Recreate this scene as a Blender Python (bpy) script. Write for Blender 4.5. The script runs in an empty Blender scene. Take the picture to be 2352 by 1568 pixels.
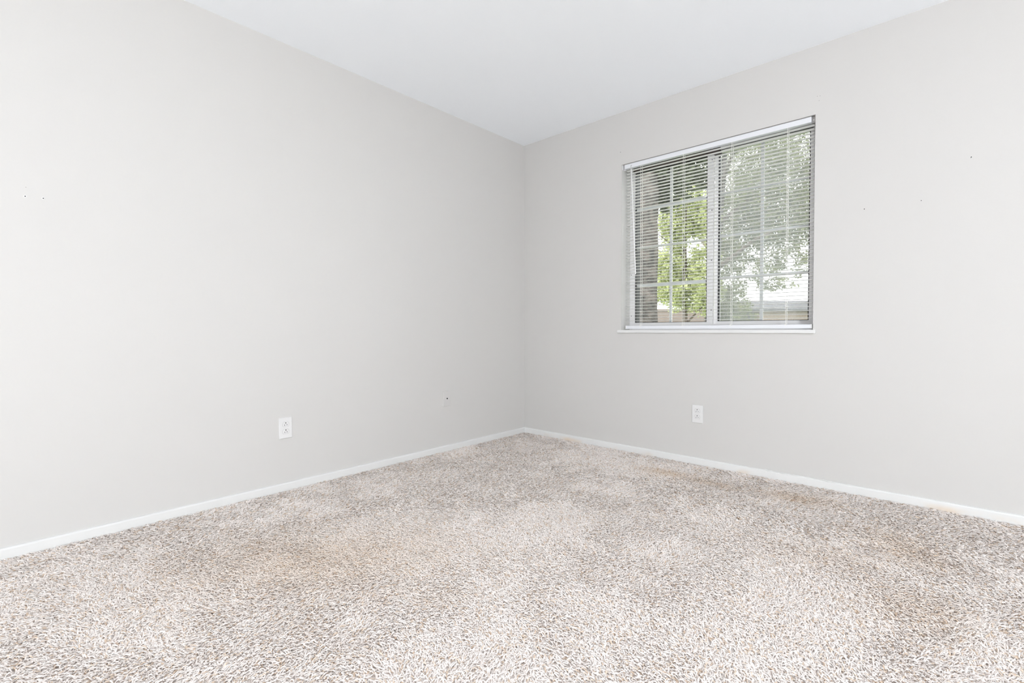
import bpy, bmesh, math, random
import numpy as np
from mathutils import Vector, Matrix

C = bpy.context.scene.collection
sc = bpy.context.scene

# ------------------------------------------------------------------ camera, sky, light, exposure
cam_data = bpy.data.cameras.new('camera')
cam = bpy.data.objects.new('camera', cam_data)
C.objects.link(cam)
cam_data.sensor_width = 36.0
cam_data.lens = 16.8697
cam_data.clip_start = 0.02
r_ = Vector((0.7393751, 0.67328829, -0.00270768))
u_ = Vector((-0.01456042, 0.02000995, 0.99969375))
f_ = Vector((-0.67313628, 0.73910924, -0.02459821))
CAM = Vector((2.68432, -3.10356, 0.88670))
cam.matrix_world = Matrix(((r_.x, u_.x, -f_.x, CAM.x), (r_.y, u_.y, -f_.y, CAM.y),
                           (r_.z, u_.z, -f_.z, CAM.z), (0, 0, 0, 1)))
sc.camera = cam

world = bpy.data.worlds.new('overcast_sky')
sc.world = world
world.use_nodes = True
wn = world.node_tree.nodes
wn['Background'].inputs['Color'].default_value = (0.95, 0.975, 1.0, 1)
wn['Background'].inputs['Strength'].default_value = 4.6

sun_data = bpy.data.lights.new('sun', 'SUN')
sun_data.energy = 2.2
sun_data.angle = math.radians(8)
sun_data.color = (1.0, 0.95, 0.86)
sun = bpy.data.objects.new('sun', sun_data)
C.objects.link(sun)
sun.rotation_euler = (math.radians(42), 0, math.radians(-25))

FILL_LAMP_STRENGTH = 27.0          # ceiling lamp added out of view to light the room
FILL_GLOBE_STRENGTH = 306.0         # globe lamp added out of view, the main fill light
FILL_COLOR = (0.905, 0.96, 1.0)

sc.view_settings.view_transform = 'Standard'
sc.view_settings.look = 'None'
sc.view_settings.exposure = 0.07
sc.view_settings.gamma = 1.0
sc.view_settings.use_curve_mapping = False
try:
    sc.cycles.use_denoising = True
    sc.cycles.denoiser = 'OPENIMAGEDENOISE'
    sc.cycles.max_bounces = 12
    sc.cycles.diffuse_bounces = 8
    sc.cycles.glossy_bounces = 3
    sc.cycles.transparent_max_bounces = 24
    sc.cycles.sample_clamp_indirect = 4.0
except Exception:
    pass

rng = np.random.default_rng(11)
random.seed(5)

# ------------------------------------------------------------------ materials
def srgb(r, g, b):
    f = lambda v: (v / 255.0 / 12.92) if v / 255.0 <= 0.04045 else ((v / 255.0 + 0.055) / 1.055) ** 2.4
    return (f(r), f(g), f(b), 1.0)

def mat(name, col, rough=0.6, spec=0.3, noise=None, bump=None, metal=0.0):
    """noise = (scale, second colour, amount); bump = (scale, strength, distance)."""
    m = bpy.data.materials.new(name)
    m.use_nodes = True
    nt = m.node_tree
    b = nt.nodes['Principled BSDF']
    b.inputs['Base Color'].default_value = col
    b.inputs['Roughness'].default_value = rough
    b.inputs['Metallic'].default_value = metal
    b.inputs['Specular IOR Level'].default_value = spec
    tc = nt.nodes.new('ShaderNodeTexCoord')
    if noise:
        n = nt.nodes.new('ShaderNodeTexNoise')
        n.inputs['Scale'].default_value = noise[0]
        n.inputs['Detail'].default_value = 5
        nt.links.new(tc.outputs['Object'], n.inputs['Vector'])
        mx = nt.nodes.new('ShaderNodeMix')
        mx.data_type = 'RGBA'
        mx.inputs['A'].default_value = col
        mx.inputs['B'].default_value = noise[1]
        mp = nt.nodes.new('ShaderNodeMapRange')
        mp.inputs['From Min'].default_value = 0.4
        mp.inputs['From Max'].default_value = 0.65
        mp.inputs['To Max'].default_value = noise[2]
        nt.links.new(n.outputs['Fac'], mp.inputs['Value'])
        nt.links.new(mp.outputs['Result'], mx.inputs['Factor'])
        nt.links.new(mx.outputs['Result'], b.inputs['Base Color'])
    if bump:
        n2 = nt.nodes.new('ShaderNodeTexNoise')
        n2.inputs['Scale'].default_value = bump[0]
        n2.inputs['Detail'].default_value = 3
        nt.links.new(tc.outputs['Object'], n2.inputs['Vector'])
        bp = nt.nodes.new('ShaderNodeBump')
        bp.inputs['Strength'].default_value = bump[1]
        bp.inputs['Distance'].default_value = bump[2]
        nt.links.new(n2.outputs['Fac'], bp.inputs['Height'])
        nt.links.new(bp.outputs['Normal'], b.inputs['Normal'])
    return m

M = {}
M['wall'] = mat('wall_paint', (0.602, 0.590, 0.576, 1), 0.75, 0.25, bump=(260, 0.06, 0.0006))
M['ceiling'] = mat('ceiling_paint', (0.930, 0.960, 0.998, 1), 0.9, 0.1, bump=(180, 0.08, 0.0008))
M['trim'] = mat('trim_paint', (0.715, 0.715, 0.71, 1), 0.45, 0.4)
M['vinyl'] = mat('window_vinyl', (0.79, 0.78, 0.79, 1), 0.45, 0.4)
M['slat'] = mat('slat_enamel', (0.93, 0.925, 0.915, 1), 0.4, 0.4)
M['rail'] = mat('rail_enamel', (0.755, 0.765, 0.80, 1), 0.35, 0.45)
M['cord'] = mat('cord_white', (0.85, 0.84, 0.81, 1), 0.8, 0.1)
M['plate'] = mat('plate_white_plastic', (0.725, 0.72, 0.72, 1), 0.3, 0.5)
M['painted_plate'] = mat('plate_painted', (0.600, 0.585, 0.575, 1), 0.6, 0.3)
M['groove'] = mat('groove_grey', (0.45, 0.445, 0.44, 1), 0.6, 0.2)
M['dark'] = mat('dark_slot', (0.02, 0.02, 0.02, 1), 0.6, 0.2)
M['gasket'] = mat('gasket_rubber', (0.018, 0.017, 0.017, 1), 0.6, 0.3)
M['track'] = mat('shade_dark_track', (0.07, 0.055, 0.048, 1), 0.5, 0.4)  # dark brown carries the shade of the recessed head track in its colour
M['steel'] = mat('steel_screw', (0.35, 0.34, 0.33, 1), 0.35, 0.5, metal=0.8)
M['bark'] = mat('bark', (0.06, 0.056, 0.053, 1), 0.95, 0.1, noise=(9, (0.15, 0.13, 0.118, 1), 0.9), bump=(35, 0.9, 0.03))
M['twig'] = mat('twig_bark', (0.13, 0.105, 0.085, 1), 0.95, 0.1)
M['brown_wall'] = mat('brown_render', (0.215, 0.175, 0.16, 1), 0.9, 0.1, noise=(2.0, (0.18, 0.145, 0.13, 1), 0.7))
M['tan_wall'] = mat('tan_siding', (0.42, 0.31, 0.225, 1), 0.9, 0.1, noise=(1.5, (0.39, 0.285, 0.205, 1), 0.6))
M['roof'] = mat('grey_shingle', (0.15, 0.145, 0.15, 1), 0.95, 0.1, noise=(3, (0.11, 0.108, 0.11, 1), 0.8))
M['lawn'] = mat('lawn', (0.13, 0.19, 0.06, 1), 1.0, 0.05, noise=(3, (0.20, 0.18, 0.09, 1), 0.6))
M['slab'] = mat('subfloor', (0.45, 0.40, 0.34, 1), 0.9, 0.1)

# baseboard: white paint with tan scuffing along the bottom edge
def baseboard_mat():
    m = mat('baseboard_paint', (0.735, 0.735, 0.73, 1), 0.45, 0.4)
    nt = m.node_tree
    b = nt.nodes['Principled BSDF']
    tc = nt.nodes.new('ShaderNodeTexCoord')
    n = nt.nodes.new('ShaderNodeTexNoise')
    n.inputs['Scale'].default_value = 3.2
    n.inputs['Detail'].default_value = 6
    nt.links.new(tc.outputs['Object'], n.inputs['Vector'])
    sep = nt.nodes.new('ShaderNodeSeparateXYZ')
    nt.links.new(tc.outputs['Object'], sep.inputs['Vector'])
    h = nt.nodes.new('ShaderNodeMapRange')
    h.inputs['From Min'].default_value = 0.040
    h.inputs['From Max'].default_value = 0.018
    nt.links.new(sep.outputs['Z'], h.inputs['Value'])
    g = nt.nodes.new('ShaderNodeMapRange')
    g.inputs['From Min'].default_value = 0.52
    g.inputs['From Max'].default_value = 0.68
    nt.links.new(n.outputs['Fac'], g.inputs['Value'])
    mu = nt.nodes.new('ShaderNodeMath')
    mu.operation = 'MULTIPLY'
    nt.links.new(h.outputs['Result'], mu.inputs[0])
    nt.links.new(g.outputs['Result'], mu.inputs[1])
    mx = nt.nodes.new('ShaderNodeMix')
    mx.data_type = 'RGBA'
    mx.inputs['A'].default_value = (0.735, 0.735, 0.73, 1)
    mx.inputs['B'].default_value = (0.70, 0.59, 0.48, 1)
    nt.links.new(mu.outputs['Value'], mx.inputs['Factor'])
    nt.links.new(mx.outputs['Result'], b.inputs['Base Color'])
    return m
M['baseboard'] = baseboard_mat()

def glass_mat():
    m = bpy.data.materials.new('clear_glass')
    m.use_nodes = True
    nt = m.node_tree
    nt.nodes.remove(nt.nodes['Principled BSDF'])
    out = nt.nodes['Material Output']
    t = nt.nodes.new('ShaderNodeBsdfTransparent')
    t.inputs['Color'].default_value = (0.975, 0.985, 0.98, 1)
    g = nt.nodes.new('ShaderNodeBsdfGlossy')
    g.inputs['Roughness'].default_value = 0.02
    fr = nt.nodes.new('ShaderNodeFresnel')
    fr.inputs['IOR'].default_value = 1.45
    mx = nt.nodes.new('ShaderNodeMixShader')
    nt.links.new(fr.outputs['Fac'], mx.inputs['Fac'])
    nt.links.new(t.outputs['BSDF'], mx.inputs[1])
    nt.links.new(g.outputs['BSDF'], mx.inputs[2])
    nt.links.new(mx.outputs['Shader'], out.inputs['Surface'])
    return m
M['glass'] = glass_mat()

def screen_mat():
    m = bpy.data.materials.new('insect_mesh')
    m.use_nodes = True
    nt = m.node_tree
    b = nt.nodes['Principled BSDF']
    b.inputs['Base Color'].default_value = (0.60, 0.60, 0.61, 1)
    b.inputs['Roughness'].default_value = 0.7
    out = nt.nodes['Material Output']
    t = nt.nodes.new('ShaderNodeBsdfTransparent')
    mx = nt.nodes.new('ShaderNodeMixShader')
    mx.inputs['Fac'].default_value = 0.34
    nt.links.new(t.outputs['BSDF'], mx.inputs[1])
    nt.links.new(b.outputs['BSDF'], mx.inputs[2])
    nt.links.new(mx.outputs['Shader'], out.inputs['Surface'])
    return m
M['screen'] = screen_mat()

def fill_lamp_mat(name, strength):
    m = bpy.data.materials.new(name)
    m.use_nodes = True
    b = m.node_tree.nodes['Principled BSDF']
    b.inputs['Base Color'].default_value = (0.9, 0.9, 0.88, 1)
    b.inputs['Emission Color'].default_value = (*FILL_COLOR, 1)
    b.inputs['Emission Strength'].default_value = strength
    return m
M['lamp'] = fill_lamp_mat('added_light_dome', FILL_LAMP_STRENGTH)
M['globe'] = fill_lamp_mat('added_light_globe', FILL_GLOBE_STRENGTH)

def leaf_mat(name, a, b2):
    m = bpy.data.materials.new(name)
    m.use_nodes = True
    nt = m.node_tree
    nt.nodes.remove(nt.nodes['Principled BSDF'])
    out = nt.nodes['Material Output']
    at = nt.nodes.new('ShaderNodeAttribute')
    at.attribute_name = 'tone'
    mx = nt.nodes.new('ShaderNodeMix')
    mx.data_type = 'RGBA'
    mx.inputs['A'].default_value = a
    mx.inputs['B'].default_value = b2
    nt.links.new(at.outputs['Fac'], mx.inputs['Factor'])
    d = nt.nodes.new('ShaderNodeBsdfDiffuse')
    t = nt.nodes.new('ShaderNodeBsdfTranslucent')
    nt.links.new(mx.outputs['Result'], d.inputs['Color'])
    nt.links.new(mx.outputs['Result'], t.inputs['Color'])
    s = nt.nodes.new('ShaderNodeMixShader')
    s.inputs['Fac'].default_value = 0.45
    nt.links.new(d.outputs['BSDF'], s.inputs[1])
    nt.links.new(t.outputs['BSDF'], s.inputs[2])
    nt.links.new(s.outputs['Shader'], out.inputs['Surface'])
    return m
M['leaf_bright'] = leaf_mat('leaf_yellow_green', (0.32, 0.355, 0.16, 1), (0.66, 0.69, 0.38, 1))
M['leaf_mid'] = leaf_mat('leaf_green', (0.18, 0.20, 0.10, 1), (0.37, 0.395, 0.19, 1))
M['leaf_dark'] = leaf_mat('leaf_dark_green', (0.055, 0.067, 0.043, 1), (0.14, 0.16, 0.10, 1))

def carpet_mat():
    m = bpy.data.materials.new('carpet_yarn')
    m.use_nodes = True
    nt = m.node_tree
    b = nt.nodes['Principled BSDF']
    b.inputs['Roughness'].default_value = 0.95
    b.inputs['Specular IOR Level'].default_value = 0.12
    at = nt.nodes.new('ShaderNodeAttribute')
    at.attribute_name = 'yarn_colour'
    nt.links.new(at.outputs['Color'], b.inputs['Base Color'])
    return m
M['carpet'] = carpet_mat()

# ------------------------------------------------------------------ mesh helpers
class MB:
    def __init__(self):
        self.v = []
        self.f = []
    def add(self, vs, fs):
        o = len(self.v)
        self.v += [tuple(v) for v in vs]
        self.f += [tuple(i + o for i in f) for f in fs]
        return self
    def box(self, x0, x1, y0, y1, z0, z1):
        vs = [(x, y, z) for z in (z0, z1) for y in (y0, y1) for x in (x0, x1)]
        fs = [(0, 2, 3, 1), (4, 5, 7, 6), (0, 1, 5, 4), (2, 6, 7, 3), (0, 4, 6, 2), (1, 3, 7, 5)]
        return self.add(vs, fs)
    def bbox(self, x0, x1, y0, y1, z0, z1, b=0.002):
        """box whose edges are chamfered"""
        bm = bmesh.new()
        bmesh.ops.create_cube(bm, size=1)
        for v in bm.verts:
            v.co = Vector(((x0 + x1) / 2 + v.co.x * (x1 - x0), (y0 + y1) / 2 + v.co.y * (y1 - y0), (z0 + z1) / 2 + v.co.z * (z1 - z0)))
        bmesh.ops.bevel(bm, geom=bm.edges[:], offset=b, segments=2, profile=0.6, affect='EDGES')
        bm.verts.index_update()
        self.add([v.co[:] for v in bm.verts], [[v.index for v in f.verts] for f in bm.faces])
        bm.free()
        return self
    def tube(self, pts, rads, n=8, cap=True):
        pts = [Vector(p) for p in pts]
        if not hasattr(rads, '__len__'):
            rads = [rads] * len(pts)
        vs, fs = [], []
        for i, p in enumerate(pts):
            d = (pts[min(i + 1, len(pts) - 1)] - pts[max(i - 1, 0)]).normalized()
            a = Vector((0, 0, 1)) if abs(d.z) < 0.9 else Vector((1, 0, 0))
            s = d.cross(a).normalized()
            t = s.cross(d)
            for k in range(n):
                q = 2 * math.pi * k / n
                vs.append(p + (s * math.cos(q) + t * math.sin(q)) * rads[i])
        for i in range(len(pts) - 1):
            for k in range(n):
                k2 = (k + 1) % n
                fs.append((i * n + k, i * n + k2, (i + 1) * n + k2, (i + 1) * n + k))
        if cap:
            fs.append(tuple(range(n))[::-1])
            fs.append(tuple(range((len(pts) - 1) * n, len(pts) * n)))
        return self.add(vs, fs)
    def prism(self, outline, z0, z1, bevel=0.0):
        """outline of (x, y) extruded along local z; top edge drawn in by bevel"""
        n = len(outline)
        cx = sum(p[0] for p in outline) / n
        cy = sum(p[1] for p in outline) / n
        def sh(p):
            dx, dy = p[0] - cx, p[1] - cy
            l = math.hypot(dx, dy) or 1
            return (p[0] - dx / l * bevel, p[1] - dy / l * bevel)
        vs = [(p[0], p[1], z0) for p in outline]
        vs += [(p[0], p[1], z1 - bevel) for p in outline]
        vs += [(*sh(p), z1) for p in outline]
        fs = [tuple(range(n))[::-1], tuple(range(2 * n, 3 * n))]
        for k in range(n):
            k2 = (k + 1) % n
            fs.append((k, k2, n + k2, n + k))
            fs.append((n + k, n + k2, 2 * n + k2, 2 * n + k))
        return self.add(vs, fs)
    def frame(self, x0, x1, y0, y1, z0, z1, wl, wr, wb, wt):
        """rectangular ring in the xz plane"""
        self.box(x0, x0 + wl, y0, y1, z0, z1)
        self.box(x1 - wr, x1, y0, y1, z0, z1)
        self.box(x0 + wl, x1 - wr, y0, y1, z0, z0 + wb)
        self.box(x0 + wl, x1 - wr, y0, y1, z1 - wt, z1)
        return self
    def mesh(self, name, material):
        me = bpy.data.meshes.new(name)
        me.from_pydata(self.v, [], self.f)
        me.update()
        if material:
            me.materials.append(material)
        return me
    def build(self, name, material, parent=None, smooth=False):
        me = self.mesh(name, material)
        if smooth:
            me.polygons.foreach_set('use_smooth', [True] * len(me.polygons))
        o = bpy.data.objects.new(name, me)
        C.objects.link(o)
        if parent:
            o.parent = parent
        return o

def tag(o, label=None, cat=None, group=None, kind=None):
    if label: o['label'] = label
    if cat: o['category'] = cat
    if group: o['group'] = group
    if kind: o['kind'] = kind
    return o

def empty(name, loc=(0, 0, 0), mtx=None):
    o = bpy.data.objects.new(name, None)
    C.objects.link(o)
    o.empty_display_size = 0.05
    if mtx is not None:
        o.matrix_world = mtx
    else:
        o.location = loc
    return o

def copy_tree(o, parent=None):
    c = o.copy()
    C.objects.link(c)
    c.parent = parent
    for ch in list(o.children):
        copy_tree(ch, c)
    return c

def circle(r, n, cx=0, cy=0):
    return [(cx + r * math.cos(2 * math.pi * k / n), cy + r * math.sin(2 * math.pi * k / n)) for k in range(n)]

# ------------------------------------------------------------------ room shell
RX, RY, CH = 5.20, -6.00, 2.44
WX0, WX1, WZ0, WZ1 = 0.9295, 2.1240, 0.882, 2.0660       # window opening
WT = 0.20

tag(MB().box(-0.15, RX + 0.15, RY - 0.15, WT, -0.15, 0.0).build('floor', M['slab']), 'wooden subfloor under the carpet', kind='structure')
tag(MB().box(-0.15, RX + 0.15, RY - 0.15, WT, CH, CH + 0.12).build('ceiling', M['ceiling']), 'flat white painted ceiling', kind='structure')
wl = MB().box(-0.15, 0.0, RY, 0.0, 0.0, CH).build('wall_left', M['wall'])
tag(wl, 'long light grey painted wall without window', kind='structure')
tag(MB().box(-0.15, RX + 0.15, RY - 0.15, RY, 0.0, CH).build('wall_back', M['wall']), 'light grey painted wall behind the viewer', kind='structure')
tag(MB().box(RX, RX + 0.15, RY, 0.0, 0.0, CH).build('wall_rear', M['wall']), 'light grey painted wall beside the viewer', kind='structure')

def window_wall():
    xs = [-0.15, WX0, WX1, RX + 0.15]
    zs = [0.0, WZ0 - 0.021, WZ1, CH]
    bm = bmesh.new()
    V = {}
    for yi, y in enumerate((0.0, WT)):
        for i, x in enumerate(xs):
            for k, z in enumerate(zs):
                V[yi, i, k] = bm.verts.new((x, y, z))
    for i in range(3):
        for k in range(3):
            if (i, k) == (1, 1):
                continue
            bm.faces.new([V[0, i, k], V[0, i + 1, k], V[0, i + 1, k + 1], V[0, i, k + 1]])
            bm.faces.new([V[1, i, k + 1], V[1, i + 1, k + 1], V[1, i + 1, k], V[1, i, k]])
    ring = [(1, 1), (2, 1), (2, 2), (1, 2)]
    for a in range(4):
        p, q = ring[a], ring[(a + 1) % 4]
        bm.faces.new([V[0, q[0], q[1]], V[0, p[0], p[1]], V[1, p[0], p[1]], V[1, q[0], q[1]]])
    for k in range(3):
        bm.faces.new([V[0, 0, k], V[0, 0, k + 1], V[1, 0, k + 1], V[1, 0, k]])
        bm.faces.new([V[0, 3, k + 1], V[0, 3, k], V[1, 3, k], V[1, 3, k + 1]])
        bm.faces.new([V[0, k, 3], V[0, k + 1, 3], V[1, k + 1, 3], V[1, k, 3]])
        bm.faces.new([V[0, k + 1, 0], V[0, k, 0], V[1, k, 0], V[1, k + 1, 0]])
    bm.normal_update()
    ed = []
    for e in bm.edges:
        a, b = e.verts
        if abs(a.co.y) < 1e-6 and abs(b.co.y) < 1e-6 and all(WX0 - 1e-4 < v.co.x < WX1 + 1e-4 and WZ0 - 0.03 < v.co.z < WZ1 + 1e-4 for v in (a, b)):
            if len(e.link_faces) == 2 and abs(e.link_faces[0].normal.dot(e.link_faces[1].normal)) < 0.5:
                ed.append(e)
    bmesh.ops.bevel(bm, geom=ed, offset=0.003, segments=2, profile=0.5, affect='EDGES')
    me = bpy.data.meshes.new('wall_right')
    bm.to_mesh(me)
    bm.free()
    me.materials.append(M['wall'])
    o = bpy.data.objects.new('wall_right', me)
    C.objects.link(o)
    return o
wr = window_wall()
tag(wr, 'light grey painted wall with the window', kind='structure')

# baseboards: low white boards whose rounded top shows above the pile
def baseboard(name, axis, a0, a1, wall, sgn, label):
    prof = [(0, 0), (0.0125, 0), (0.0125, 0.044), (0.0115, 0.0485), (0.0085, 0.0515), (0, 0.0525)]
    mb = MB()
    n = len(prof)
    vs = []
    for a in (a0, a1):
        for d, z in prof:
            vs.append((wall + sgn * d, a, z) if axis == 'y' else (a, wall + sgn * d, z))
    fs = [tuple(range(n)), tuple(range(n, 2 * n))[::-1]]
    for k in range(n):
        k2 = (k + 1) % n
        fs.append((k, n + k, n + k2, k2))
    mb.add(vs, fs)
    o = mb.build(name, M['baseboard'])
    tag(o, label, kind='structure')
    return o
baseboard('baseboard_left', 'y', RY, 0.0, 0.0, 1, 'low white baseboard along the wall without window').data.materials[0] = M['trim']
bbr = baseboard('baseboard_right', 'x', 0.0, RX, 0.0, -1, 'low white baseboard under the window, scuffed tan')
baseboard('baseboard_back', 'x', 0.0, RX, RY, 1, 'low white baseboard behind the viewer')
baseboard('baseboard_rear', 'y', RY, 0.0, RX, -1, 'low white baseboard beside the viewer')

# ragged bead of caulk on top of the board under the window
mb = MB()
pts, rad = [], []
x = 1.80
while x < 2.36:
    pts.append((x, -0.008 - random.uniform(-0.0015, 0.002), 0.0515 + random.uniform(-0.001, 0.0035)))
    rad.append(random.choice((0.0012, 0.002, 0.0032, 0.0042)))
    x += random.uniform(0.012, 0.03)
mb.tube(pts, rad, 6)
mb.build('caulk_bead', M['trim'], bbr, smooth=True)

# ------------------------------------------------------------------ window
win = empty('window_1', (0, 0, 0))
tag(win, 'white vinyl sliding window with grilles behind the blind', kind='structure')

fr = MB()
fr.frame(WX0, WX1, 0.1225, 0.19, WZ0 - 0.02, WZ1, 0.026, 0.030, 0.052, 0.0235)
fr.box(WX0 + 0.026, WX1 - 0.030, 0.1225, 0.150, WZ0 + 0.026, WZ0 + 0.040)      # inner lip of the bottom track
fr.build('frame', M['vinyl'], win)
MB().box(WX0 + 0.026, 1.575, 0.1205, 0.150, 2.0245, WZ1 - 0.001).build('head_track', M['track'], win)  # strip coloured dark to stand for the shade inside the head recess
hd = MB()
hd.box(1.575, WX1 - 0.030, 0.1210, 0.1260, 2.0425, 2.0445)
hd.box(1.575, WX1 - 0.030, 0.1210, 0.1260, 2.0510, 2.0560)
hd.build('head_track', M['gasket'], win)
MB().bbox(WX0 - 0.0295, WX1 + 0.0135, -0.012, 0.0, WZ0 - 0.0205, WZ0 + 0.0005, 0.003).box(WX0 + 0.0005, WX1 - 0.0005, -0.001, 0.1225, WZ0 - 0.0205, WZ0).build('sill', M['trim'], win)

def sash(name, x0, x1, y0, y1, z0, z1, wl_, wr_, wb, wt, vx, hz, vw):
    s = MB().frame(x0, x1, y0, y1, z0, z1, wl_, wr_, wb, wt).build(name, M['vinyl'], win)
    gx0, gx1, gz0, gz1 = x0 + wl_, x1 - wr_, z0 + wb, z1 - wt
    ym = (y0 + y1) / 2
    MB().frame(gx0, gx1, y0 - 0.0006, ym + 0.002, gz0, gz1, 0.004, 0.004, 0.003, 0.004).box(gx0, gx0 + 0.004, ym + 0.002, 0.188, gz0, gz1).build('gasket', M['gasket'], s)
    MB().box(gx0, gx1, ym - 0.002, ym + 0.002, gz0, gz1).build('glass_pane', M['glass'], s)
    MB().bbox(vx - vw / 2, vx + vw / 2, ym + 0.003, ym + 0.009, gz0, gz1, 0.0012).build('muntin', M['vinyl'], s)
    for z in hz:
        MB().bbox(gx0, gx1, ym + 0.0028, ym + 0.0092, z - 0.009, z + 0.009, 0.0012).build('muntin', M['vinyl'], s)
    return s
ss = sash('sliding_sash', WX0 + 0.0250, 1.532, 0.124, 0.144, 0.913, 2.034, 0.0180, 0.040, 0.0215, 0.010, 1.238, (1.757, 1.481, 1.206), 0.019)
fs_ = sash('fixed_sash', 1.530, 2.0935, 0.152, 0.174, 0.913, 2.0655, 0.0240, 0.020, 0.0255, 0.008, 1.814, (1.775, 1.493, 1.221), 0.020)
for z in (1.994, 1.667, 1.340, 1.013):
    MB().add([], []).tube([(1.522, 0.1236, z), (1.522, 0.1250, z)], 0.0035, 10).build('screw', M['dark'], ss)
for z in (1.905, 1.590, 1.287, 0.985):
    MB().tube([(0.9425, 0.1220, z), (0.9425, 0.1235, z)], 0.0030, 10).build('screw', M['dark'], win)
# interlocking ribs on the meeting stile
for xx in (1.503, 1.509, 1.517):
    MB().box(xx, xx + 0.0016, 0.1228, 0.1245, 0.924, 2.032).build('stile_rib', M['vinyl'], ss)
sc_ = MB().frame(1.545, 2.094, 0.1785, 0.186, 0.915, 2.0655, 0.014, 0.014, 0.014, 0.014).build('screen_frame', M['vinyl'], win)
MB().box(1.558, 2.081, 0.1815, 0.1819, 0.928, 2.053).build('insect_screen', M['screen'], sc_)

# ------------------------------------------------------------------ blind
blind = empty('venetian_blind', (1.535, 0.02, 0.895))
tag(blind, 'white horizontal slat blind with open slats hanging inside the window', 'blind')
def bpart(mb, name, material, smooth=False, parent=None):
    o = mb.build(name, material, smooth=smooth)
    o.parent = blind if parent is None else parent
    o.matrix_parent_inverse = blind.matrix_basis.inverted() if parent is None else Matrix.Identity(4)
    return o
bpy.context.view_layer.update()
bpart(MB().bbox(0.948, 2.1035, 0.0045, 0.036, 2.0325, 2.0634, 0.0025), 'headrail', M['rail'])
# end brackets that hold the headrail in the opening
bpart(MB().box(0.9300, 0.9335, 0.003, 0.040, 2.0300, 2.0655).box(0.9335, 0.9475, 0.030, 0.040, 2.0300, 2.0655), 'end_bracket', M['vinyl'])
br = bpart(MB().box(2.1200, 2.1235, 0.003, 0.040, 2.0300, 2.0655).box(2.1042, 2.1200, 0.018, 0.040, 2.0300, 2.0655).box(2.1042, 2.1200, 0.006, 0.018, 2.0640, 2.0655), 'end_bracket', M['steel'])
bpart(MB().tube([(2.113, 0.0165, 2.046), (2.113, 0.0185, 2.046)], 0.0042, 10), 'bracket_screw', M['plate'])

SX0, SX1 = 0.9585, 2.1170
SZ0, PITCH, NS = 0.9492, 0.02136, 51
def slat_mesh():
    mb = MB()
    w, n = 0.0125, 8
    top, bot = [], []
    for e, x in ((0, SX0), (1, SX0 + 0.004), (2, SX1 - 0.004), (3, SX1)):
        k = 0.70 if e in (0, 3) else 1.0
        for i in range(n + 1):
            t = -1 + 2 * i / n
            y = 0.018 + w * t * k
            z = 0.0020 * (1 - (t * k) ** 2) - 0.0012 - 0.00045 * t * k
            top.append((x, y, z))
            bot.append((x, y, z - 0.0005))
    vs = top + bot
    m = n + 1
    N = len(top)
    fs = []
    for e in range(3):
        for i in range(n):
            a, b, c, d = e * m + i, (e + 1) * m + i, (e + 1) * m + i + 1, e * m + i + 1
            fs.append((a, b, c, d))
            fs.append((N + d, N + c, N + b, N + a))
        fs.append((e * m, N + e * m, N + (e + 1) * m, (e + 1) * m))
        fs.append((e * m + n, (e + 1) * m + n, N + (e + 1) * m + n, N + e * m + n))
    for i in range(n):
        fs.append((i, i + 1, N + i + 1, N + i))
        fs.append((3 * m + i, N + 3 * m + i, N + 3 * m + i + 1, 3 * m + i + 1))
    mb.add(vs, fs)
    me = mb.mesh('slat', M['slat'])
    me.polygons.foreach_set('use_smooth', [True] * len(me.polygons))
    return me
sm = slat_mesh()
for k in range(NS):
    o = bpy.data.objects.new('slat', sm)
    C.objects.link(o)
    o.parent = blind
    o.matrix_parent_inverse = blind.matrix_basis.inverted()
    o.location = (random.uniform(-0.0008, 0.0008), 0, SZ0 + k * PITCH)
    o.rotation_euler = (math.radians(random.uniform(-0.8, 0.8)), 0, 0)
bpart(MB().bbox(SX0, SX1 - 0.0005, 0.0065, 0.0300, 0.8895, 0.9125, 0.003), 'bottom_rail', M['rail'])
bpart(MB().bbox(SX0 - 0.0012, SX0 + 0.006, 0.0055, 0.0310, 0.8888, 0.9133, 0.0025), 'rail_end_cap', M['plate'])
bpart(MB().bbox(SX1 - 0.0065, SX1 + 0.0010, 0.0055, 0.0310, 0.8888, 0.9133, 0.0025), 'rail_end_cap', M['plate'])
for x in (1.0745, 1.378, 1.682, 1.986):
    mb = MB()
    zt = 2.034
    mb.tube([(x, 0.0045, 0.912), (x, 0.0045, zt)], 0.0011, 6)
    mb.tube([(x, 0.0315, 0.912), (x, 0.0315, zt)], 0.0011, 6)
    for k in range(NS):
        z = SZ0 + k * PITCH - 0.0030
        mb.tube([(x, 0.0045, z), (x, 0.0315, z)], 0.0004, 4, cap=False)
    mb.box(x - 0.005, x + 0.005, 0.0038, 0.0065, 0.908, 0.9135)
    bpart(mb, 'ladder_cord', M['cord'])
    bpart(MB().tube([(x + 0.006, 0.018, 0.905), (x + 0.006, 0.018, zt)], 0.0009, 6), 'lift_cord', M['cord'])
wd = MB()
wd.tube([(1.0045, -0.0015, 2.018), (1.0390, 0.0000, 1.282)], [0.0036, 0.0046], 6)
wd.tube([(1.0388, 0.0000, 1.296), (1.0392, 0.0000, 1.276)], [0.0050, 0.0050], 8)
bpart(wd, 'tilt_wand', M['plate'])
bpart(MB().tube([(1.0035, 0.0042, 2.047), (1.0035, -0.0035, 2.047), (1.0038, -0.0050, 2.038), (1.0045, -0.0015, 2.018)], 0.0017, 6), 'wand_hook', M['steel'])

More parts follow.
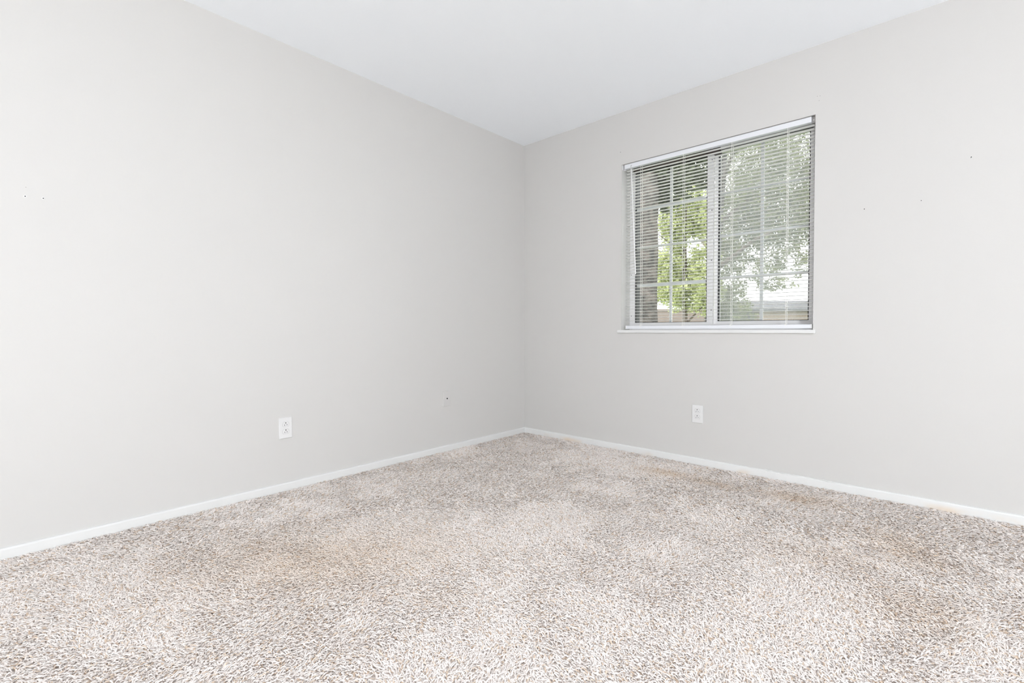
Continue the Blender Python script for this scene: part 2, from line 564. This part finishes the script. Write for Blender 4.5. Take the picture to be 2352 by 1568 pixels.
# ------------------------------------------------------------------ wall plates
def wall_matrix(side, a, z):
    """local x to the viewer's right along the wall, y up, z out of the wall"""
    if side == 'left':
        return Matrix(((0, 0, 1, 0), (1, 0, 0, a), (0, 1, 0, z), (0, 0, 0, 1)))
    return Matrix(((1, 0, 0, a), (0, 0, -1, 0), (0, 1, 0, z), (0, 0, 0, 1)))

def plate_mesh(mb, w, h, t, b):
    o = [(-w / 2, -h / 2), (w / 2, -h / 2), (w / 2, h / 2), (-w / 2, h / 2)]
    vs = [(x, y, 0.0) for x, y in o] + [(x, y, t * 0.45) for x, y in o]
    vs += [(x - math.copysign(b * 0.4, x), y - math.copysign(b * 0.4, y), t * 0.85) for x, y in o]
    vs += [(x - math.copysign(b, x), y - math.copysign(b, y), t) for x, y in o]
    fs = [(0, 3, 2, 1), (12, 13, 14, 15)]
    for r in range(3):
        for k in range(4):
            k2 = (k + 1) % 4
            fs.append((r * 4 + k, r * 4 + k2, r * 4 + 4 + k2, r * 4 + 4 + k))
    return mb.add(vs, fs)

def receptacle_outline():
    pts = []
    R_, hh = 0.0172, 0.0142
    for k in range(40):
        a = 2 * math.pi * k / 40
        x, y = R_ * math.cos(a), R_ * math.sin(a)
        pts.append((x, max(-hh + 0.002, min(hh, y))))
    return pts

def make_outlet(mtx, label):
    o = empty('duplex_outlet', mtx=mtx)
    tag(o, label, 'outlet', 'wall outlets')
    plate_mesh(MB(), 0.0700, 0.1145, 0.0055, 0.0030).build('cover_plate', M['plate'], o)
    for dy in (0.0195, -0.0195):
        rc = MB().prism([(x, y + dy) for x, y in receptacle_outline()], 0.0050, 0.0072, 0.0009).build('receptacle', M['plate'], o)
        MB().prism(circle(0.0030, 14, 0.0, dy + 0.0085), 0.0070, 0.0074).build('ground_hole', M['dark'], rc)
        MB().box(-0.0076, -0.0052, dy - 0.0070, dy + 0.0010, 0.0070, 0.0074).build('slot', M['dark'], rc)
        MB().box(0.0052, 0.0074, dy - 0.0060, dy + 0.0012, 0.0070, 0.0074).build('slot', M['dark'], rc)
        # groove around the receptacle
        MB().prism([(x * 1.07, y * 1.07 + dy) for x, y in receptacle_outline()], 0.0054, 0.00560).build('reveal', M['groove'], rc)
    MB().prism(circle(0.0030, 14), 0.0054, 0.0062, 0.0004).build('screw', M['plate'], o)
    return o
make_outlet(wall_matrix('left', -2.0045, 0.352), 'white duplex wall outlet on the long wall without window')
make_outlet(wall_matrix('right', 1.4850, 0.337), 'white duplex wall outlet below the window')

cx = empty('cable_wall_plate', mtx=wall_matrix('left', -0.8635, 0.391))
tag(cx, 'small wall-coloured cable plate with one dark jack near the corner', 'wall plate')
plate_mesh(MB(), 0.0690, 0.1140, 0.0060, 0.0030).build('cover_plate', M['painted_plate'], cx)
jk = MB().prism(circle(0.0062, 6), 0.0058, 0.0080).build('jack_nut', M['painted_plate'], cx)
MB().prism(circle(0.0046, 14), 0.0079, 0.0120, 0.0006).build('jack_pin', M['dark'], jk)
for dy in (0.0415, -0.0415):
    MB().prism(circle(0.0030, 12, 0, dy), 0.0058, 0.0066, 0.0004).build('screw', M['painted_plate'], cx)

def anchor(y, z, label):
    a = empty('wall_anchor', mtx=wall_matrix('left', y, z))
    tag(a, label, 'wall anchor', 'screw anchors left in the wall')
    MB().prism(circle(0.0052, 18), 0.0, 0.0016, 0.0008).build('collar', M['plate'], a)
    MB().prism(circle(0.0022, 12), 0.0012, 0.0019).build('screw_hole', M['dark'], a)
anchor(-2.987, 1.414, 'tiny white plastic wall anchor with dark hole, farther from the corner')
anchor(-2.936, 1.416, 'tiny white plastic wall anchor with dark hole, nearer the corner')

def hole(side, parent, a, z, r, material='dark'):
    h = MB().prism(circle(r, 10), -0.0002, 0.0005).build('nail_hole', M[material])
    h.matrix_world = wall_matrix(side, a, z)
    h.parent = parent
for a, z, r in ((2.348, 1.511, 0.0024), (2.574, 1.514, 0.0019), (2.749, 1.683, 0.0022), (2.7475, 1.679, 0.0012), (0.918, 2.160, 0.0022)):
    hole('right', wr, a, z, r)
for a, z in ((2.131, 2.163), (2.139, 2.137), (2.144, 2.161)):
    hole('right', wr, a, z, 0.0018, 'steel')
hole('left', wl, -2.984, 1.450, 0.0015, 'steel')
# faint scuff lines beside the window
M['scuff'] = mat('scuff_grey', (0.60, 0.59, 0.58, 1), 0.8, 0.1)
for (a0, z0, a1, z1) in ((2.430, 1.5125, 2.561, 1.5135), (2.257, 1.4920, 2.290, 1.4925)):
    sfm = MB().add([(a0, -0.0003, z0 - 0.0007), (a1, -0.0003, z1 - 0.0007), (a1, -0.0003, z1 + 0.0007), (a0, -0.0003, z0 + 0.0007),
                    (a0, 0.0002, z0 - 0.0007), (a1, 0.0002, z1 - 0.0007), (a1, 0.0002, z1 + 0.0007), (a0, 0.0002, z0 + 0.0007)],
                   [(0, 1, 2, 3), (7, 6, 5, 4), (0, 4, 5, 1), (2, 6, 7, 3), (1, 5, 6, 2), (0, 3, 7, 4)])
    sfm.build('scuff_mark', M['scuff'], wr)

# ------------------------------------------------------------------ ceiling lamp added unseen behind the camera as fill light
lamp = empty('added_ceiling_lamp', (2.95, -3.45, CH))
tag(lamp, 'added fill light out of view, shaped as a round flush ceiling lamp', 'lamp')
LR = 0.24
n = 32
mb = MB()
mb.prism(circle(LR + 0.02, n), -0.025, 0.0, 0.003)
mb.build('fill_lamp_base', M['plate'], lamp)
mb = MB()
vs, fs = [], []
rings = 7
for i in range(rings):
    a = (math.pi / 2) * i / rings
    for k in range(n):
        q = 2 * math.pi * k / n
        vs.append((LR * math.cos(a) * math.cos(q), LR * math.cos(a) * math.sin(q), -0.0245 - 0.11 * math.sin(a)))
vs.append((0, 0, -0.0245 - 0.11))
for i in range(rings - 1):
    for k in range(n):
        k2 = (k + 1) % n
        fs.append((i * n + k2, i * n + k, (i + 1) * n + k, (i + 1) * n + k2))
for k in range(n):
    fs.append(((rings - 1) * n + (k + 1) % n, (rings - 1) * n + k, rings * n))
mb.add(vs, fs)
mb.build('fill_lamp_dome', M['lamp'], lamp, smooth=True)

# globe floor lamp, also added unseen behind the camera to brighten the room
fl = empty('added_floor_lamp', (4.90, -4.45, 0.016))
tag(fl, 'added fill light behind the viewer, shaped as a slim globe floor lamp', 'lamp')
mb = MB()
mb.prism(circle(0.14, 32), 0.0, 0.022, 0.004)
mb.build('fill_lamp_base', M['plate'], fl)
mb = MB()
mb.tube([(0, 0, 0.02), (0, 0, 0.62)], 0.011, 12)
mb.build('pole', M['plate'], fl, smooth=True)
bm = bmesh.new()
bmesh.ops.create_uvsphere(bm, u_segments=24, v_segments=14, radius=0.17)
bmesh.ops.translate(bm, verts=bm.verts, vec=(0, 0, 0.78))
me = bpy.data.meshes.new('globe')
bm.to_mesh(me)
bm.free()
me.polygons.foreach_set('use_smooth', [True] * len(me.polygons))
me.materials.append(M['globe'])
gl = bpy.data.objects.new('globe', me)
C.objects.link(gl)
gl.parent = fl

# ------------------------------------------------------------------ carpet
def vnoise(x, y, scale, seed):
    g = np.random.default_rng(seed).random((96, 96))
    u, v = x / scale + 40.3, y / scale + 40.7
    i, j = np.floor(u).astype(int), np.floor(v).astype(int)
    fu, fv = u - i, v - j
    fu, fv = fu * fu * (3 - 2 * fu), fv * fv * (3 - 2 * fv)
    a = lambda p, q: g[p % 96, q % 96]
    return (a(i, j) * (1 - fu) + a(i + 1, j) * fu) * (1 - fv) + (a(i, j + 1) * (1 - fu) + a(i + 1, j + 1) * fu) * fv

def stain(x, y):
    """tan soiling patches: 0..1"""
    s = np.zeros_like(x)
    wob = 0.6 + 0.8 * vnoise(x, y, 0.09, 71)
    for cx_, cy_, rx, ry, rot, k in ((0.92, -2.27, 0.46, 0.27, 0.75, 0.50), (1.42, -0.32, 0.15, 0.07, 0.1, 0.75), (1.68, -0.34, 0.18, 0.06, 0.0, 0.58),
                                     (2.10, -0.29, 0.16, 0.09, 0.1, 0.66), (2.57, -0.66, 0.13, 0.20, 0.3, 0.50), (2.62, -1.16, 0.13, 0.16, 0.2, 0.35),
                                     (1.46, -2.10, 0.14, 0.06, 0.8, 0.22), (2.35, -0.95, 0.22, 0.12, 0.4, 0.25)):
        dx, dy = x - cx_, y - cy_
        a = (dx * math.cos(rot) + dy * math.sin(rot)) / rx
        b = (-dx * math.sin(rot) + dy * math.cos(rot)) / ry
        s = np.maximum(s, k * np.exp(-(a * a + b * b) * wob))
    return s

def tufts(step, r0, rings, sel, seed):
    g = np.random.default_rng(seed)
    xs = np.arange(0.018, 3.45, step)
    ys = np.arange(-3.45, -0.016, step)
    X, Y = np.meshgrid(xs, ys)
    X = X.ravel() + g.uniform(-0.5, 0.5, X.size) * step
    Y = Y.ravel() + g.uniform(-0.5, 0.5, Y.size) * step
    dx, dy = X - CAM.x, Y - CAM.y
    dist = np.hypot(dx, dy)
    ang = np.abs(np.arctan2(dx * r_.x + dy * r_.y, dx * f_.x + dy * f_.y))
    ok = sel(dist) & (ang < math.radians(66)) & (X > 0.016) & (Y < -0.016)
    X, Y = X[ok], Y[ok]
    N = X.size
    th = vnoise(X, Y, 0.50, 3) * 7.0 + vnoise(X, Y, 0.10, 4) * 3.0 + g.normal(0, 1.05, N)
    stand = 0.35 + vnoise(X, Y, 0.22, 5) * 0.25 + vnoise(X, Y, 0.55, 6) * 0.25      # how upright the pile stands
    L = g.uniform(0.012, 0.024, N) * (1.12 - 0.35 * stand)
    zm = g.uniform(0.007, 0.0135, N) * (0.75 + 0.45 * stand)
    curl = g.uniform(-0.38, 0.38, N) * L
    rr = r0 * g.uniform(0.75, 1.25, N)
    cd, sd = np.cos(th), np.sin(th)
    ts = {4: (0.0, 0.38, 0.74, 1.0), 3: (0.0, 0.5, 1.0)}[rings]
    tw = {4: (0.8, 1.0, 0.95, 0.35), 3: (0.85, 1.0, 0.4)}[rings]
    P = np.zeros((N, rings, 3, 3), np.float32)
    for i, (t, w) in enumerate(zip(ts, tw)):
        along = L * t ** 1.15 - 0.25 * L
        side = curl * math.sin(math.pi * t)
        px = X + along * cd - side * sd
        py = Y + along * sd + side * cd
        pz = 0.002 + zm * (1 - (1 - t) ** 2) * (1.0 if t < 0.9 else 0.86)
        for j, s in enumerate((-1, 0, 1)):
            P[:, i, j, 0] = px - s * rr * w * sd
            P[:, i, j, 1] = py + s * rr * w * cd
            P[:, i, j, 2] = pz + (rr * w * 0.95 if s == 0 else -rr * w * 0.35)
    P[..., 0] = np.maximum(P[..., 0], 0.0132)
    P[..., 1] = np.minimum(P[..., 1], -0.0132)
    base = np.arange(N)[:, None] * (rings * 3)
    q = []
    for i in range(rings - 1):
        for j in range(2):
            q.append(base + np.array([[i * 3 + j, i * 3 + j + 1, (i + 1) * 3 + j + 1, (i + 1) * 3 + j]]))
    F = np.stack(q, 1).reshape(-1, 4)
    # yarn colours: cream, greyed cream, and a few tan and brown plies
    pal = np.array([(0.885, 0.815, 0.775), (0.825, 0.755, 0.715), (0.905, 0.86, 0.83), (0.72, 0.59, 0.48), (0.56, 0.43, 0.33), (0.68, 0.63, 0.60)], np.float32)
    pick = g.choice(6, N, p=[0.38, 0.24, 0.20, 0.08, 0.04, 0.06])
    col = pal[pick] * g.uniform(0.9, 1.06, (N, 1))
    s = stain(X, Y)[:, None]
    col = col * (1 - s) + col * s * np.array([[0.78, 0.67, 0.55]])
    col = np.repeat(col.astype(np.float32), rings * 3, 0)
    return P.reshape(-1, 3), F, col

parts = [tufts(0.0056, 0.0016, 4, lambda d: (d > 0.8) & (d <= 2.35), 21),
         tufts(0.0072, 0.0022, 3, lambda d: d > 2.35, 22)]
# woven backing under the pile, a grid over the whole room
bx0, bx1, by0, by1 = 0.013, RX - 0.013, RY + 0.013, -0.013
gx, gy = 60, 60
BX, BY = np.meshgrid(np.linspace(bx0, bx1, gx), np.linspace(by0, by1, gy))
BV = np.stack([BX.ravel(), BY.ravel(), np.full(BX.size, 0.0045)], 1).astype(np.float32)
idx = np.arange(gx * gy).reshape(gy, gx)
BF = np.stack([idx[:-1, :-1].ravel(), idx[:-1, 1:].ravel(), idx[1:, 1:].ravel(), idx[1:, :-1].ravel()], 1)
bcol = np.tile(np.array([[0.70, 0.64, 0.60]], np.float32), (len(BV), 1))
parts.append((BV, BF, bcol))
off = 0
AV, AF, AC = [], [], []
for v, f, c in parts:
    AV.append(v); AF.append(f + off); AC.append(c); off += len(v)
AV, AF, AC = np.concatenate(AV), np.concatenate(AF), np.concatenate(AC)
me = bpy.data.meshes.new('carpet')
me.vertices.add(len(AV))
me.vertices.foreach_set('co', AV.ravel())
me.loops.add(AF.size)
me.loops.foreach_set('vertex_index', AF.astype(np.int32).ravel())
me.polygons.add(len(AF))
me.polygons.foreach_set('loop_start', np.arange(0, AF.size, 4, dtype=np.int32))
me.polygons.foreach_set('use_smooth', np.ones(len(AF), bool))
me.update()
ca = me.attributes.new('yarn_colour', 'FLOAT_COLOR', 'POINT')
ca.data.foreach_set('color', np.concatenate([AC, np.ones((len(AC), 1), np.float32)], 1).ravel())
me.materials.append(M['carpet'])
carpet = bpy.data.objects.new('carpet', me)
C.objects.link(carpet)
tag(carpet, 'wall-to-wall beige shag carpet with tan stains', 'carpet', kind='stuff')

# ------------------------------------------------------------------ outside
tag(MB().box(-40, 40, WT + 0.02, 70, -0.6, -0.35).build('ground', M['lawn']), 'lawn outside the window', kind='structure')

def foliage(name, blobs, leaf, parent, material, seed):
    """blobs = (x, y, z, rx, ry, rz, count): leaves scattered in each ellipsoid, denser at its skin"""
    g = np.random.default_rng(seed)
    cs, tone = [], []
    for (x, y, z, rx, ry, rz, cnt) in blobs:
        d = g.normal(size=(cnt, 3))
        d /= np.linalg.norm(d, axis=1)[:, None]
        rad = g.random(cnt) ** 0.45
        # leaves gather into sprays
        k = max(6, cnt // 22)
        cen = d[:k] * rad[:k, None]
        w = g.integers(0, k, cnt)
        p = cen[w] + g.normal(0, 0.11, (cnt, 3))
        cs.append(p * np.array([rx, ry, rz]) + np.array([x, y, z]))
        tone.append(np.clip(g.random(k)[w] * 0.6 + g.random(cnt) * 0.5, 0, 1))
    Cn = np.concatenate(cs)
    tone = np.concatenate(tone)
    N = len(Cn)
    a = g.normal(size=(N, 3)); a[:, 2] -= 0.5
    a /= np.linalg.norm(a, axis=1)[:, None]
    b = np.cross(a, g.normal(size=(N, 3)))
    b /= np.linalg.norm(b, axis=1)[:, None]
    nn = np.cross(a, b)
    ln = leaf * g.uniform(0.7, 1.3, (N, 1))
    V = np.stack([Cn - a * ln * 0.5, Cn + b * ln * 0.30 + nn * ln * 0.10, Cn + a * ln * 0.5, Cn - b * ln * 0.30 + nn * ln * 0.10], 1).reshape(-1, 3)
    base = np.arange(N)[:, None] * 4
    F = np.stack([base + np.array([[0, 1, 2]]), base + np.array([[0, 2, 3]])], 1).reshape(-1, 3)
    m2 = bpy.data.meshes.new(name)
    m2.from_pydata(V.tolist(), [], F.tolist())
    m2.update()
    t = m2.attributes.new('tone', 'FLOAT', 'POINT')
    t.data.foreach_set('value', np.repeat(tone, 4).astype(np.float32))
    m2.materials.append(material)
    o = bpy.data.objects.new(name, m2)
    C.objects.link(o)
    o.parent = parent
    o['kind'] = 'stuff'
    return o

def trunk(name, pts, rads, parent, material, n=18, rough=0.0, seed=1):
    mb = MB()
    rnd = random.Random(seed)
    P, Rr = [], []
    for i in range(len(pts) - 1):
        for k in range(6):
            t = k / 6
            P.append(Vector(pts[i]).lerp(Vector(pts[i + 1]), t))
            Rr.append(rads[i] * (1 - t) + rads[i + 1] * t)
    P.append(Vector(pts[-1])); Rr.append(rads[-1])
    mb.tube(P, Rr, n)
    if rough:
        ridge = [rnd.uniform(-1, 1) for _ in range(n)]
        for i in range(len(P)):
            for k in range(n):
                v = Vector(mb.v[i * n + k])
                mb.v[i * n + k] = tuple(v + (v - P[i]) * rough * (ridge[k] * 0.7 + rnd.uniform(-0.5, 0.5)))
    return mb.build(name, material, parent, smooth=True)

# big trunk close to the window
t1 = empty('tree', (-0.685, 3.348, -0.35))
tag(t1, 'tree with thick furrowed grey-brown trunk standing close to the window', 'tree', 'trees outside the window')
trunk('trunk', [(0, 0, -0.02), (0.0, 0.0, 1.3), (-0.01, 0.03, 2.9), (-0.02, 0.06, 4.6)], [0.31, 0.275, 0.280, 0.29], t1, M['bark'], 22, 0.16, 4)
for k, (pts, rads) in enumerate(((((0, .05, 3.6), (.35, .3, 4.1), (.9, .5, 4.7)), (.08, .05, .02)), (((0, .05, 3.9), (-.5, .4, 4.6), (-1.1, .6, 5.4)), (.09, .06, .02)),
                                 (((0, .05, 4.4), (.2, -.2, 5.2), (.5, -.3, 6.0)), (.10, .06, .02)), (((0, 0.05, 3.2), (.28, .28, 3.5), (.62, .45, 3.45)), (.05, .03, .012)))):
    trunk('branch', list(pts), list(rads), t1, M['twig'], 8, 0, k)
foliage('foliage', [(0.35, 0.45, 3.55, 0.62, 0.5, 0.42, 2600), (0.8, 0.5, 4.3, 0.9, 0.8, 0.6, 2600), (-0.8, 0.6, 5.1, 1.1, 1.0, 0.9, 2600), (0.3, -0.1, 5.9, 1.2, 1.1, 0.9, 2600),
                    (0.18, 0.35, 3.2, 0.22, 0.3, 0.3, 500)],
        0.085, t1, M['leaf_dark'], 5)

# bright leafy young tree just behind it
t2 = empty('tree', (-0.85, 5.30, -0.35))
tag(t2, 'slender young tree of bright yellow-green leaves beside the thick trunk', 'tree', 'trees outside the window')
trunk('trunk', [(0, 0, -0.02), (0.05, 0, 1.5), (0.02, 0.05, 2.8), (0.0, 0.05, 3.8)], [0.055, 0.045, 0.03, 0.012], t2, M['twig'], 10, 0, 8)
for k in range(5):
    a = 1.3 * k
    trunk('branch', [(0.03, 0.02, 1.3 + 0.4 * k), (0.03 + 0.3 * math.cos(a), 0.3 * math.sin(a), 1.6 + 0.4 * k), (0.03 + 0.5 * math.cos(a), 0.5 * math.sin(a), 1.75 + 0.4 * k)],
          [0.02, 0.012, 0.005], t2, M['twig'], 6, 0, k)
foliage('foliage', [(-0.15, 0, 3.05, 0.30, 0.35, 0.42, 3800), (0.25, 0.1, 3.15, 0.34, 0.35, 0.38, 3600), (-0.22, 0, 2.35, 0.32, 0.35, 0.42, 3800), (0.28, 0.15, 2.40, 0.30, 0.35, 0.38, 2300),
                    (-0.12, 0, 1.93, 0.42, 0.4, 0.36, 4000), (0.32, 0.1, 1.88, 0.34, 0.4, 0.38, 3400), (0.05, 0.0, 3.6, 0.34, 0.35, 0.35, 1800)],
        0.055, t2, M['leaf_bright'], 9)

# wide tree seen through the insect screen
t3 = empty('tree', (-1.36, 8.12, -0.35))
tag(t3, 'wide grey-green tree seen through the screened half of the window', 'tree', 'trees outside the window')
trunk('trunk', [(0, 0, -0.02), (-0.05, 0.1, 1.8), (0.1, 0.1, 3.4), (0.25, 0.1, 5.2)], [0.16, 0.13, 0.10, 0.05], t3, M['bark'], 12, 0.08, 8)
for k, (a, z) in enumerate(((0.2, 2.6), (2.4, 2.9), (4.2, 3.2), (0.9, 3.6), (5.4, 4.2), (3.3, 4.4))):
    trunk('branch', [(0.05, 0.1, z), (0.05 + 0.8 * math.cos(a), 0.1 + 0.8 * math.sin(a), z + 0.6), (0.05 + 1.5 * math.cos(a), 0.1 + 1.5 * math.sin(a), z + 0.9)],
          [0.06, 0.035, 0.012], t3, M['twig'], 7, 0, k)
foliage('foliage', [(0.25, 1.0, 4.3, 0.75, 0.8, 0.8, 5000), (0.95, 1.3, 4.6, 0.85, 0.8, 0.9, 5600), (1.5, 1.5, 3.8, 0.75, 0.8, 0.65, 4300), (0.7, 1.2, 3.6, 0.8, 0.7, 0.5, 4000),
                    (0.1, 0.9, 3.0, 0.45, 0.6, 0.6, 2700), (0.1, 0.8, 2.1, 0.42, 0.5, 0.5, 2000), (0.8, 1.4, 5.6, 1.3, 1.2, 0.8, 5600), (1.75, 1.7, 4.6, 0.6, 0.7, 0.6, 1800),
                    (0.85, 1.1, 2.75, 0.55, 0.5, 0.5, 1050), (1.35, 1.35, 2.9, 0.5, 0.5, 0.42, 850), (1.05, 1.2, 2.38, 0.5, 0.5, 0.3, 420), (0.2, 0.9, 1.6, 0.55, 0.5, 0.35, 2200)],
        0.066, t3, M['leaf_mid'], 12)

# low brown wall and distant building
gw = MB()
d = (Vector((-3.6, 15.55, 0)) - Vector((-6.6, 12.85, 0))).normalized()
nrm = Vector((-d.y, d.x, 0))
A0, A1 = Vector((-7.5, 12.0, 0)), Vector((-3.75, 15.42, 0))
gw.add([A0 + Vector((0, 0, -0.36)), A1 + Vector((0, 0, -0.36)), A1 + nrm * 0.2 + Vector((0, 0, -0.36)), A0 + nrm * 0.2 + Vector((0, 0, -0.36)),
        A0 + Vector((0, 0, 1.58)), A1 + Vector((0, 0, 1.58)), A1 + nrm * 0.2 + Vector((0, 0, 1.58)), A0 + nrm * 0.2 + Vector((0, 0, 1.58))],
       [(3, 2, 1, 0), (4, 5, 6, 7), (0, 1, 5, 4), (1, 2, 6, 5), (2, 3, 7, 6), (3, 0, 4, 7)])
gwall = empty('garden_wall', (0, 0, 0))
tag(gwall, 'low reddish-brown wall far behind the bright young tree', 'wall')
gw.build('wall_face', M['brown_wall'], gwall)
cap = MB()
for A, B in ((A0, A1),):
    e = nrm * 0.03
    cap.add([A - e + Vector((0, 0, 1.58)), B - e + Vector((0, 0, 1.58)), B + nrm * 0.23 + Vector((0, 0, 1.58)), A + nrm * 0.23 + Vector((0, 0, 1.58)),
             A - e + Vector((0, 0, 1.64)), B - e + Vector((0, 0, 1.64)), B + nrm * 0.23 + Vector((0, 0, 1.64)), A + nrm * 0.23 + Vector((0, 0, 1.64))],
            [(3, 2, 1, 0), (4, 5, 6, 7), (0, 1, 5, 4), (1, 2, 6, 5), (2, 3, 7, 6), (3, 0, 4, 7)])
cap.build('coping', M['brown_wall'], gwall)

bx = Matrix.Translation((-5.9, 29.7, -0.35)) @ Matrix.Rotation(math.radians(42.3), 4, 'Z')
bd = empty('building', mtx=bx)
tag(bd, 'distant low tan building with long grey roof, under the open sky', 'building')
MB().box(-0.3, 9.0, 0.0, 5.0, -0.02, 2.50).build('wall_face', M['tan_wall'], bd)
MB().box(-3.2, -0.3, 0.6, 5.0, -0.02, 2.3).build('wing', M['roof'], bd)
rf = MB()
rf.add([(-3.6, -0.5, 2.50), (9.5, -0.5, 2.42), (9.5, 2.6, 3.16), (-3.0, 2.6, 3.12), (-3.6, 5.5, 2.50), (9.5, 5.5, 2.42),
        (-3.6, -0.5, 2.38), (9.5, -0.5, 2.30), (-3.6, 5.5, 2.38), (9.5, 5.5, 2.30)],
       [(0, 1, 2, 3), (3, 2, 5, 4), (6, 7, 1, 0), (4, 5, 9, 8), (0, 3, 4), (0, 4, 8, 6), (1, 5, 2), (1, 7, 9, 5), (6, 8, 9, 7)])
rf.build('roof', M['roof'], bd)
